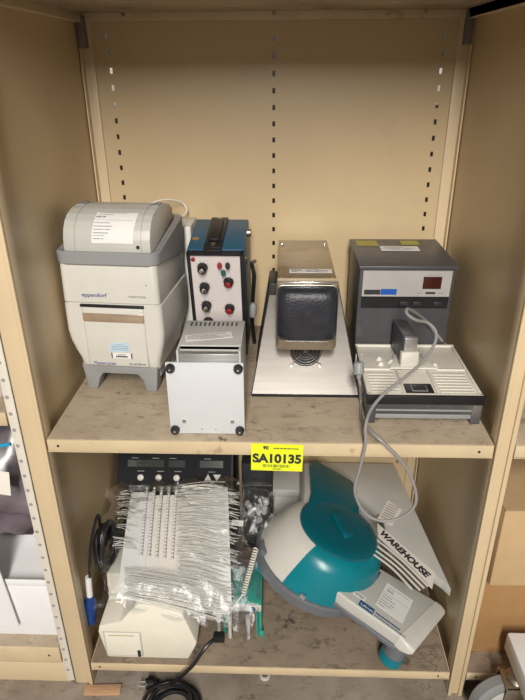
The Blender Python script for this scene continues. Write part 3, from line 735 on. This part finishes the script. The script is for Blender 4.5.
# ================================================================= LOWER SHELF
# black control unit at the back left
cu = thing('control_unit', 'black control unit with grey displays and white round buttons behind the plastic bag', 'lab instrument', (.006, .33, SH))
MB().prism([(.02, 0), (.02, .20), (.0, .22), (.084, .360), (.22, .360), (.22, 0)], 0, 0, .335, .004).build('case', M['black'], cu)
cn = V((0, -.125, .075)).normalized(); cup = V((0, .075, .125)).normalized(); c0 = V((0, .006, .230))
def cq(x0, x1, v0, v1, h=.0012): return [c0+V((x0, 0, 0))+cup*v0+cn*h, c0+V((x1, 0, 0))+cup*v0+cn*h, c0+V((x1, 0, 0))+cup*v1+cn*h, c0+V((x0, 0, 0))+cup*v1+cn*h]
MB().slab(cq(.006, .329, .005, .142), .002).build('control_face', mat('black_control_face', (.014, .015, .018), .65, spec=.12), cu, smooth=False)
for x0, x1 in ((.03, .135), (.148, .195), (.238, .305)): MB().slab(cq(x0, x1, .098, .118, .0022), .001).build('display', M['lcd'], cu, smooth=False)
for x in (.068, .120, .172):
    p = c0+V((x, 0, 0))+cup*.068; MB().lathe(p, p+cn*.006, [(0, .0095), (.8, .009), (1, .007)], 20).build('button', M['white'], cu)
for x, s in ((.262, 1), (.288, -1)):
    p = c0+V((x, 0, 0))+cup*.070+cn*.003; MB().slab([p+V((-.011, 0, 0))-cup*.009*s, p+V((.011, 0, 0))-cup*.009*s, p+cup*.010*s][::s], .002).build('arrow_button', M['lightgrey'], cu, smooth=False)
for x0, x1 in ((.035, .095), (.115, .17), (.19, .205), (.225, .30)): MB().slab(cq(x0, x1, .028, .045, .0022), .001).build('key_strip', M['grey'], cu, smooth=False)
b = MB()
for x in (.058, .115, .165, .262): lines_on(b, cq(x, x+.02, .085, .09, .0012)[0], (1, 0, 0), cup, .02, .005, [(0, 0, 1, .4)], cn, int(x*999))
for x in (.04, .10, .15, .25): lines_on(b, cq(x, x+.02, .122, .127, .0012)[0], (1, 0, 0), cup, .02, .005, [(0, 0, 1, .4)], cn, int(x*999))
b.build('print', M['inkgrey'], cu, smooth=False)

# dark box behind glassware
db = thing('dark_box', 'dark grey box at the back of the lower shelf beside the black control unit', 'box', (.362, .40, SH))
MB().box((0, 0, 0), (.088, .16, .32), .004).build('box_body', M['blacksoft'], db)
MB().box((-.001, -.008, .246), (.089, .0, .250), .001).build('metal_rail', M['chrome'], db)

# cream benchtop device
cd = thing('benchtop_device', 'cream plastic benchtop device with sunken tray top and small square hatch', 'lab machine', (.020, .012, SH))
face = [(V(p).x-.02, max(.001, V(p).z+.673)) for p in ((0.041, 0.012, -0.679), (0.028, 0.012, -0.581), (0.033, 0.012, -0.560), (0.087, 0.012, -0.544), (0.132, 0.012, -0.484), (0.171, 0.012, -0.486), (0.242, 0.012, -0.511), (0.272, 0.012, -0.612), (0.266, 0.012, -0.630), (0.247, 0.012, -0.679))]
MB().prism(face, 1, 0, .19, .004).build('housing', M['white2'], cd)
b = MB().prism([(face[1][0], .08), (.09, .08), (.09, face[5][1]), (.012, face[5][1]-.004), (face[1][0], .12)], 1, .10, .188, .003)
b.build('rear_wall', M['white2'], cd)
MB().box((.004, .088, face[2][1]+.010), (.012, .098, face[2][1]+.026), .001).build('latch', M['black'], cd)
ha, hb_ = V((0.040, 0.012, -0.664)), V((0.135, 0.012, -0.577)); hx0, hz0, hx1, hz1 = ha.x-.02, ha.z+.673, hb_.x-.02, hb_.z+.673
MB().box((hx0, -.0015, hz0), (hx1, .003, hz1), .001).build('hatch_frame', M['lightgrey'], cd)
h = MB().box((hx0+.004, -.0028, hz0+.003), (hx1-.004, .002, hz1-.003), .001).build('hatch', M['white2'], cd)
MB().box((hx0+.014, -.0034, hz1-.012), (hx1-.016, -.002, hz1-.0105)).build('groove', M['brass'], h)
MB().box((hx1-.014, -.005, hz0+.002), (hx1-.006, -.002, hz0+.024), .001).build('rocker_switch', M['black'], cd)
MB().slab([(.215, .02, .115), (.240, .03, .060), (.240, .16, .060), (.215, .16, .115)], .004).build('side_grille', M['grey2'], cd, smooth=False)

# clear bag with racks of white ties
BL, BR, TR, TL = V((0.062, 0.012, -0.470)), V((0.387, 0.020, -0.571)), V((0.364, 0.325, -0.360)), V((0.007, 0.325, -0.391))
def bp(u, v, h=0):
    p = BL.lerp(BR, u).lerp(TL.lerp(TR, u), v)
    p = p + V((0, 0, 1))*(.018*math.sin(PI*min(1, max(0, v)))**.8 * (1 - .3*abs(u-.5)) + h)
    return p
rd = random.Random(11)
bag = thing('clear_plastic_bag', 'crinkled clear plastic bag full of white beaded ties lying over the cream device', 'bag', (.18, .17, -.45))
iv = Matrix.Translation((-.18, -.17, .45))
def film(h, seed, amp, ext):
    rd = random.Random(seed); mb = MB(); n, m = 38, 38; g = []
    ph = [(rd.uniform(8, 40), rd.uniform(8, 40), rd.uniform(0, 6), rd.uniform(.3, 1)) for _ in range(9)]
    for i in range(n+1):
        row = []
        for j in range(m+1):
            u = -ext + (1+2*ext)*i/n; v = -ext*.6 + (1+1.2*ext)*j/m
            k = sum(c*abs(math.sin(a*u+b*v+p)) for a, b, p, c in ph)/5
            e = .012*math.sin(v*17)*(1 if i in (0, n) else 0) + .010*math.sin(u*23)*(1 if j in (0, m) else 0)
            p = bp(u, v, h*min(1, 6*min(i/n, 1-i/n, j/m, 1-j/m)+.1) + amp*(k-.5) + rd.uniform(-1, 1)*amp*.25)
            p.x += e*(1 if i in (0, n) else 0) + rd.uniform(-.002, .002); p.y += e*(1 if j in (0, m) else 0)
            if u > 1.0 or u < 0: p.z -= .012
            row.append(mb.bm.verts.new(p))
        g.append(row)
    for i in range(n):
        for j in range(m): mb.bm.faces.new([g[i][j], g[i+1][j], g[i+1][j+1], g[i][j+1]])
    return mb
film(.020, 4, .014, .05).build('upper_film', M['film'], bag, ang=180, xf=iv)
film(-.008, 9, .006, .05).build('lower_film', M['film'], bag, ang=180, xf=iv)
def sheet(name, label, u0, u1, v0, v1, h, m='paper', skew=0, cat='card', group=None):
    mb = MB(); n = 8; g = []
    for k in range(n+1):
        v = v0+(v1-v0)*k/n; s = skew*(v-v0)
        g.append([bp(u0+s, v, h), bp(u1+s, v, h)])
    A = [p[0] for p in g] + [p[1] for p in g[::-1]]
    for a, c in zip(g, g[1:]):
        mb.poly([a[0], a[1], c[1], c[0]]); 
        z = V((0, 0, -.0012)); mb.poly([a[1]+z, a[0]+z, c[0]+z, c[1]+z])
        mb.poly([a[0], c[0], c[0]+z, a[0]+z]); mb.poly([a[1]+z, c[1]+z, c[1], a[1]])
    mb.poly([g[0][0], g[0][0]+z, g[0][1]+z, g[0][1]]); mb.poly([g[-1][0], g[-1][1], g[-1][1]+z, g[-1][0]+z])
    bmesh.ops.remove_doubles(mb.bm, verts=list(mb.bm.verts), dist=1e-5)
    o = mb.build(name, M[m], ang=60); tag(o, label, cat, group); return o
sheet('backing_card', 'white backing card at the left side inside the clear bag', .08, .26, .03, .93, .004, skew=.075)
sheet('backing_card', 'white backing card at the right side inside the clear bag', .76, .92, .10, .95, .004, skew=-.02)
sheet('backing_card', 'wide white backing card under the middle of the ties in the clear bag', .24, .76, .12, .90, .001, m='paperwarm')
names = ['leftmost', 'second from left', 'third from left', 'fourth from left', 'rightmost']
for k in range(5):
    mb = MB(); u = .245+.058*k; pts = []
    for j in range(23):
        v = .34+.60*j/22; p = bp(u+.045*(v-.34), v, .011); pts.append(p)
        mb.lathe(p+V((0, -.0035, 0)), p+V((0, .0035, .001)), [(0, .0016), (.25, .0042), (.75, .0042), (1, .0016)], 8)
    mb.tube(pts, .0016, 6, 1)
    o = mb.build('bead_strip', M['wire']); tag(o, 'white beaded plastic strip inside the clear bag, %s of five' % names[k], 'beaded strip', 'beaded strips in the bag')
for nm, (ua, ub, cnt, va, vb) in {'a': (.50, .90, 230, .12, .95), 'b': (.80, 1.0, 60, .3, .9), 'c': (.02, .22, 34, .35, .9), 'd': (.12, .95, 90, .02, .22)}.items():
    mb = MB() if nm == 'a' else mb
    for k in range(cnt):
        v = rd.uniform(va, vb); L_ = rd.uniform(.5, 1); um = rd.uniform(ua, ub-(ub-ua)*.5*L_) if nm in 'a' else ua
        u0 = ua + rd.uniform(0, .06); u1 = ub - rd.uniform(0, (ub-ua)*.35); dv = rd.uniform(-.03, .03); h = rd.uniform(.009, .019)
        pts = [bp(u0, v, h), bp((u0+u1)/2, v+dv*.5+rd.uniform(-.01, .01), h+.003), bp(u1, v+dv, h-.003)]
        mb.tube(pts, .0007, 4, 3)
ties = mb.build('nylon_ties', M['wire'], smooth=False); tag(ties, 'mass of thin white nylon ties packed across the clear bag', 'ties', kind='stuff')
for k, (u, v, a) in enumerate(((.50, .06, .5), (.64, .04, .25), (.78, .03, .1), (.93, .62, .0))):
    p = bp(u, v, .014); c_, s_ = math.cos(a), math.sin(a)
    o = thing('printed_slip', 'small printed paper slip in the bag, %s' % ('leftmost of three at its near edge', 'middle of three at its near edge', 'rightmost of three at its near edge', 'beside the right side ties')[k], 'paper slip', p)
    label_card(o, (0, 0, 0), (.040, .026) if k < 3 else (.03, .016), (c_, s_, -.10), (-s_, c_, .35), 'slip', 'paper', [(.8, .1, .9, .06), (.65, .1, .6, .06), (.45, .1, .9, .06), (.3, .1, .7, .06), (.12, .1, .9, .06)], 30+k)

# black cable bundle hanging on the left, blue plug
cc = thing('coiled_cable', 'black cable coil hanging at the left wall with clear blue plug and white tag', 'cable', (.02, .2, -.5))
iv = Matrix.Translation((-.02, -.2, .5))
b = MB(); rd = random.Random(2)
for k in range(9):
    o = rd.uniform(-.008, .008); r = .034+.004*k*.5
    pts = [V((.018+.0030*k+.006*math.sin(a+k), .135+r*math.cos(a)*.9+o, -.435+.062*math.sin(a)+.003*k)) for a in [2*PI*i/20 for i in range(21)]]
    b.tube(pts, .0042, 6, 1)
b.build('cable_coil', M['cableblack'], cc, xf=iv)
MB().tube([(.020, .15, -.380), (0.028, 0.130, -0.314), (0.020, 0.090, -0.350), (0.019, 0.060, -0.391), (0.013, 0.055, -0.445)], .0038, 8).build('cable_end', M['cableblack'], cc, xf=iv)
MB().tube([(0.009, 0.055, -0.442), (0.006, 0.052, -0.503)], .0075, 10, 1).build('paper_tag', M['paper'], cc, xf=iv)
MB().lathe((0.007, 0.050, -0.504), (-0.002, 0.048, -0.590), [(0, .009), (.15, .015), (.55, .016), (.75, .013), (.8, .015), (1, .012)], 14).build('blue_plug', M['plugblue'], cc, xf=iv)

# teal rack with clear fittings
rk = thing('teal_rack', 'small white and teal frame holding clear parts beside the domed centrifuge', 'rack', (.330, .090, SH))
split_build(MB().box((0, 0, 0), (.008, .12, .110), .002).box((.092, 0, 0), (.100, .12, .110), .002).box((0, .112, 0), (.1, .12, .11), .002), 'frame_side', M['tealgreen'], rk)
MB().box((.0, -.002, .085), (.1, .12, .108), .003).build('top_deck', M['white'], rk)
MB().box((.004, .004, .1085), (.096, .116, .112), .001).build('green_mat', M['tealgreen'], rk)
split_build(MB().box((.094, -.008, .0), (.106, .0, .02), .002).box((.086, -.004, .0), (.090, .0, .09), .001), 'front_leg', M['tealgreen'], rk)
MB().lathe((.078, -.002, .096), (.078, -.0045, .096), [(0, .007), (1, .007)], 18).build('round_badge', M['navy'], rk)
for k, (px, py, h) in enumerate(((.018, -.012, .085), (.066, -.012, .080), (-.012, .0, .08))):
    o = MB().lathe((0, 0, 0), (.0, .0, h), [(0, .0035), (.05, .0055), (.5, .0045), (.7, .007), (1, .007)], 12).build('white_syringe', M['white']); o.location = (.330+px, .09+py, SH)
    tag(o, 'white pipette piece standing in front of the teal frame, %s' % ('middle one', 'rightmost one', 'leftmost one')[k], 'pipette piece', 'white pieces by the teal frame')
MB_ = blob_bag('small_clear_bag', 'small crumpled clear bag draped over the teal frame', 'film', 'bag', [(.315, .065, -.585), (.425, .065, -.585), (.43, .18, -.50), (.33, .18, -.50)], .02, 12, 12)
MB_ = blob_bag('clear_pouch', 'clear pouch of fittings behind the teal frame by the dark box', 'film', 'bag', [(.36, .25, -.50), (.455, .25, -.52), (.46, .36, -.42), (.37, .36, -.40)], .02, 15, 12)
for k in range(9):
    rd2 = random.Random(40+k); p = V((.368+.010*k+rd2.uniform(-.003, .003), .30+.018*(k % 3), -.500+.022*(k % 4)+rd2.uniform(0, .01)))
    q = p+V((rd2.uniform(-.02, .02), rd2.uniform(-.02, .02), .022))
    o = MB().lathe(V((0, 0, 0)), q-p, [(0, .004), (.3, .009), (.5, .006), (.8, .009), (1, .004)], 12).build('clear_fitting', M['clearplastic']); o.location = p
    tag(o, 'small clear plastic fitting inside the pouch between dark box and centrifuge', 'fitting', 'clear fittings in the pouch')
co = thing('spiral_lead', 'white spiral cord hanging between the small clear bag and the centrifuge', 'cord', (.41, .09, -.55))
iv = Matrix.Translation((-.41, -.09, .55))
A, B = V((0.418, 0.100, -0.382)), V((0.387, 0.055, -0.488)); n = 18*10; ax = (B-A).normalized(); s1 = ax.orthogonal().normalized(); s2 = ax.cross(s1)
MB().tube([A+(B-A)*i/n + s1*.0055*math.cos(2*PI*i/10) + s2*.0055*math.sin(2*PI*i/10) for i in range(n+1)], .0019, 6, 1).build('spiral', M['cablewhite'], co, xf=iv)
MB().tube([(0.387, 0.055, -0.488), (0.372, 0.050, -0.510), (0.354, 0.045, -0.539), (0.343, 0.040, -0.569)], .0020, 6).build('straight_end', M['cablewhite'], co, xf=iv)

# black mains lead with plug and coil on the floor
ml = thing('power_lead', 'thick black mains lead coiled on the floor in front of the shelf', 'power lead', (.22, -.03, FL))
iv = Matrix.Translation((-.22, .03, -FL))
MB().box((-.014, -.010, -.010), (.014, .010, .010), .003).build('socket_end', M['black'], ml, xf=iv @ Matrix.Translation((0.328, 0.012, -0.588)))
pts = [(0.323, 0.010, -0.589), (0.312, 0.000, -0.588), (0.298, -0.012, -0.594), (0.284, -0.022, -0.610), (0.267, -0.030, -0.636), (0.243, -0.032, -0.667)]
MB().tube(pts, .0048, 10, 6).build('lead', M['cableblack'], ml, xf=iv)
b = MB()
for k in range(6):
    r = .036+.0045*k; z = FL+.006+.0085*(k % 3); cx, cy = .214+.006*math.sin(k*2), -.068+.006*math.cos(k*3)
    b.tube([V((cx+r*1.15*math.cos(a), cy+r*math.sin(a), z+.004*math.sin(a+k)+.004)) for a in [2*PI*i/24 for i in range(25)]], .0048, 8, 1)
b.tube([(0.243, -0.032, -0.667), (.205, -.022, FL+.034), (.175, -.03, FL+.03), (0.168, -0.008, -0.734)], .0048, 8)
b.build('lead_coil', M['cableblack'], ml, xf=iv)
P = V((0.139, -0.013, -0.736))
MB().lathe(P+V((.030, .004, 0)), P, [(0, .006), (.3, .009), (.35, .013), (.8, .0165), (.85, .014), (1, .014)], 16).build('mains_plug', M['black'], ml, xf=iv)
b = MB()
for s in (-.006, .006): b.cyl(P+V((-.018, s, 0)), P+V((.0, s, 0)), .0022, n=10)
split_build(b, 'plug_pin', M['chrome'], ml, xf=iv)

# ================================================================= large grey casing behind the centrifuge
gcz = thing('grey_casing', 'large pale grey equipment casing with WAREHOUSE label behind the centrifuge', 'casing', (.66, .4, SH))
iv = Matrix.Translation((-.66, -.4, -SH))
b = MB().prism([(.452, .575), (.838, .575), (.894, .070), (.880, .095), (.765, .215), (.765, .330), (.70, .425), (.452, .435)], 2, -.500, -.472, .003)
b.build('casing_top', M['lightgrey'], gcz, xf=iv)
MB().box((.455, .44, SH), (.84, .572, -.500), .003).build('casing_body', M['lightgrey'], gcz, xf=iv)
zz = -.4712
q = [(0.741, 0.241, -0.471), (0.847, 0.068, -0.471), (0.867, 0.119, -0.471), (0.746, 0.296, -0.471)]
wl = MB().slab(q, .0008).build('shipping_label', M['paperwarm'], gcz, smooth=False, xf=iv)
q = [V(p) for p in q]; r = (q[1]-q[0]).normalized(); l = (q[1]-q[0]).length
t = text('lettering', 'WAREHOUSE', M['ink'], wl, tuple(iv @ (q[3]+ (q[0]-q[3])*.62 + r*l*.03 + V((0, 0, .0006)))), .024, tuple(r), tuple(q[3]-q[0]), .0003, width=l*.90, bold=True)
sl = MB().slab([(0.748, 0.312, -0.471), (0.785, 0.285, -0.471), (0.825, 0.352, -0.471), (0.792, 0.394, -0.471)], .0006).build('paper_sticker', M['paperwarm'], gcz, smooth=False, xf=iv)
b = MB(); a0 = V((0.754, 0.316, -0.470)); a1 = V((0.784, 0.292, -0.470)); a2 = V((0.793, 0.384, -0.470))
lines_on(b, a0, a1-a0, a2-a0, (a1-a0).length, (a2-a0).length, [(.1+.13*k, .05, .9, .05) for k in range(7)], (0, 0, 1), 8); b.build('print', M['inkgrey'], sl, smooth=False, xf=iv)
b = MB()
for k in range(8):
    x0 = 356+2.2*k; y0 = 537+5.5*k*.6; 
    pass
def zz_(p): return V(p)
for A_, B_ in (((0.719, 0.197, -0.468), (0.816, 0.061, -0.468)), ((0.717, 0.223, -0.468), (0.827, 0.068, -0.468)), ((0.717, 0.249, -0.468), (0.838, 0.074, -0.468)), ((0.716, 0.179, -0.468), (0.797, 0.064, -0.468))):
    b.tube([V(A_), (V(A_)+V(B_))/2+V((.004, .004, .002)), V(B_)], .003, 8, 4)
split_build(b, 'vent_rib', M['white'], gcz, xf=iv)

# ================================================================= centrifuge
cf = thing('domed_centrifuge', 'white and teal domed laboratory centrifuge lying tilted, with grey ribbed ring', 'centrifuge', (.569, .238, -.568), (-.218, .272, -.635))
Rb = .168; Rt = .106; HZ = .148; OX, OY = .018, -.002
b = MB()   # ring with ribs
n = 72; prof = [(-.008, Rb-.01), (-.004, Rb+.002), (.022, Rb+.004), (.028, Rb+.002), (.030, Rb-.01)]
rings = []
for z, r in prof: rings.append([((r+(.0025 if (i % 3) and r > Rb-.005 else 0))*math.cos(2*PI*i/n), (r+(.0025 if (i % 3) and r > Rb-.005 else 0))*math.sin(2*PI*i/n), z) for i in range(n)])
b.loft(rings).build('ribbed_ring', M['grey2'], cf, ang=20)
def shell(a0, a1, prof, off=0):
    mb = MB(); k = 30; g = []
    for z, r in prof:
        f = max(0, (z-.02)/(HZ-.02)); cx, cy = OX*f, OY*f
        g.append([mb.bm.verts.new((cx+(r+off)*math.cos(a0+(a1-a0)*i/k), cy+(r+off)*math.sin(a0+(a1-a0)*i/k), z)) for i in range(k+1)])
    for p, q in zip(g, g[1:]):
        for i in range(k): mb.bm.faces.new([p[i], p[i+1], q[i+1], q[i]])
    return mb
SP = [(.022, Rb-.001), (.05, Rb-.005), (.08, Rb-.013), (.110, Rb-.025), (.128, Rb-.034), (.140, Rb-.050), (HZ, Rt-.006)]
dg = math.radians
shell(dg(-94), dg(25), SP, .0006).build('teal_front_shell', M['teal'], cf)
shell(dg(25), dg(266), SP).build('white_shell', M['white'], cf)
LO = V((OX, OY, 0))
ld = MB().lathe((OX, OY, HZ-.004), (OX, OY, HZ+.014), [(0, Rt), (.1, Rt+.004), (.45, Rt+.003), (.7, Rt-.004), (.85, Rt-.020), (1, Rt-.045), (1, .001)], 56).build('lid', M['tealdark'], cf)
MB().prism([(-.070, -.035), (-.112, .055), (-.186, .165), (-.172, .192), (-.060, .214), (-.038, .205), (.010, .130), (.030, .095)], 2, HZ-.006, HZ+.011, .003).build('lid_hinge_tab', M['tealdark'], ld)
MB().prism([(-.085, -.030), (-.128, .050), (-.204, .165), (-.186, .198), (-.055, .220), (.0, .14)], 2, .100, HZ-.006, .006).build('hinge_housing', M['lightgrey'], cf)
ga = Matrix.Translation((.022, -.002, 0)) @ Matrix.Rotation(dg(-34), 4, 'Z')
R_ = [rrect(-.050, .045, -.017, .017, .016, z) for z in (HZ+.012, HZ+.018)] + [rrect(-.044, .038, -.012, .012, .0115, HZ+.023)]
MB().loft(R_).build('lid_grip', M['tealdark'], ld, xf=ga)
MB().box((-.008, -.005, -.003), (.008, .005, .006), .002).build('catch', M['grey'], cf, xf=Matrix.Translation((.052, -.166, .036)))
# console
cw = .102; cy_ = -.002; KZ = .080
def rr2(x, y0, y1, z0, z1, r, sl=0): return [(x+sl*(py+.1), py, pz) for py, pz, _ in rrect(y0, y1, z0, z1, r, 0, 4)]
MB().loft([rr2(.10, -.118, .060, KZ-.034, KZ, .006), rr2(.14, -.117, .062, KZ-.034, KZ, .006), rr2(.276, -.100, .098, KZ-.034, KZ, .006, .12), rr2(.284, -.100, .099, KZ-.034, KZ, .006, .13)]).build('console', M['lightgrey'], cf)
MB().loft([rr2(.284, -.101, .100, KZ-.036, KZ+.001, .006, .13), rr2(.302, -.104, .103, KZ-.036, KZ, .008, .12), rr2(.320, -.104, .103, KZ-.030, KZ-.003, .010, .09), rr2(.328, -.098, .098, KZ-.024, KZ-.008, .006, .08)]).build('console_nose', M['white'], cf)
MB().loft([rr2(.10, -.120, .055, KZ-.046, KZ-.032, .003), rr2(.290, -.104, .085, KZ-.046, KZ-.032, .003)]).build('console_underside', M['grey2'], cf)
def onC(x, y, h=.0005): return (x, y, KZ+h)
label_card(cf, onC(.198, -.066), (.076, .098), (1, .10, 0), (-.10, 1, 0), 'paper_label', 'paper', [(.88, .1, .9, .02), (.80, .1, .35, .02), (.70, .1, .35, .06), (.60, .03, .97, .012), (.50, .05, .4, .03), (.40, .05, .55, .03), (.28, .05, .35, .03), (.28, .4, .6, .03), (.18, .05, .5, .03), (.08, .05, .3, .03)], 51, ink='inkgrey')
nb = label_card(cf, onC(.168, -.108), (.040, .020), (1, .10, 0), (-.10, 1, 0), 'navy_badge', 'navy')
text('lettering', 'Labnet', M['paper'], nb, onC(.171, -.102, .0016), .012, (1, .10, 0), (-.1, 1, 0), .0002, width=.033)
b = MB(); lines_on(b, onC(.212, -.103), (1, .10, 0), (-.1, 1, 0), .085, .018, [(.6, 0, .8, .25), (.1, 0, 1, .15)], (0, 0, 1), 8, .0006); b.build('print', M['navy'], cf, smooth=False)
label_card(cf, onC(.150, .014), (.014, .034), (1, .1, 0), (-.1, 1, 0), 'small_badge', 'navy')
bs = label_card(cf, onC(.141, -.088), (.034, .016), (1, .1, 0), (-.1, 1, 0), 'barcode_sticker', 'paper', [(.2, .15, .85, .2), (.5, .15, .85, .2)], 13)
# feet
def foot(x, y, L_):
    f = MB().lathe((x, y, .045), (x, y, .045-L_*.62), [(0, .026), (1, .028)], 24).build('foot', M['grey2'], cf)
    MB().lathe((x, y, .045-L_*.6), (x, y, .045-L_), [(0, .030), (.8, .030), (1, .024)], 24).build('teal_pad', M['teal'], f)
foot(.292, -.066, .075); foot(-.10, -.112, .075); foot(-.08, .10, .075)

# ================================================================= camera
cam = bpy.data.cameras.new('camera'); co_ = bpy.data.objects.new('camera', cam); C.objects.link(co_)
cam.sensor_fit = 'VERTICAL'; cam.sensor_height = 24; cam.lens = 588.98/700*24; cam.clip_start = .02
co_.matrix_world = Matrix([[0.999391, -0.008575, 0.03381, 0.47806], [0.034199, 0.431508, -0.901461, -0.98697], [-0.006859, 0.902068, 0.431539, 0.67482], [0, 0, 0, 1]])
bpy.context.scene.camera = co_

# ================================================================= light
wd = bpy.data.worlds.new('w'); bpy.context.scene.world = wd; wd.use_nodes = True
bg = wd.node_tree.nodes['Background']; bg.inputs['Color'].default_value = (1, .90, .78, 1); bg.inputs['Strength'].default_value = .15
def area(name, loc, target, sx, sy, e, col=(1, .95, .88)):
    l = bpy.data.lights.new(name, 'AREA'); l.shape = 'RECTANGLE'; l.size = sx; l.size_y = sy; l.energy = e; l.color = col
    o = bpy.data.objects.new(name, l); C.objects.link(o); o.location = loc
    o.rotation_euler = (V(target)-V(loc)).to_track_quat('-Z', 'Y').to_euler(); return o
area('ceiling_lamp', (.50, -4.0, 2.45), (.45, -.6, 0), .6, 2.4, 250)
area('slot_fill_light', (.4, 1.0, 2.0), (.4, 1.7, .6), 1.5, .3, 25)  # added fill, no known fixture: lights the cartons behind the slots

sc = bpy.context.scene
sc.view_settings.view_transform = 'Standard'; sc.view_settings.look = 'None'; sc.view_settings.gamma = 1; sc.view_settings.exposure = .18; sc.view_settings.use_curve_mapping = False
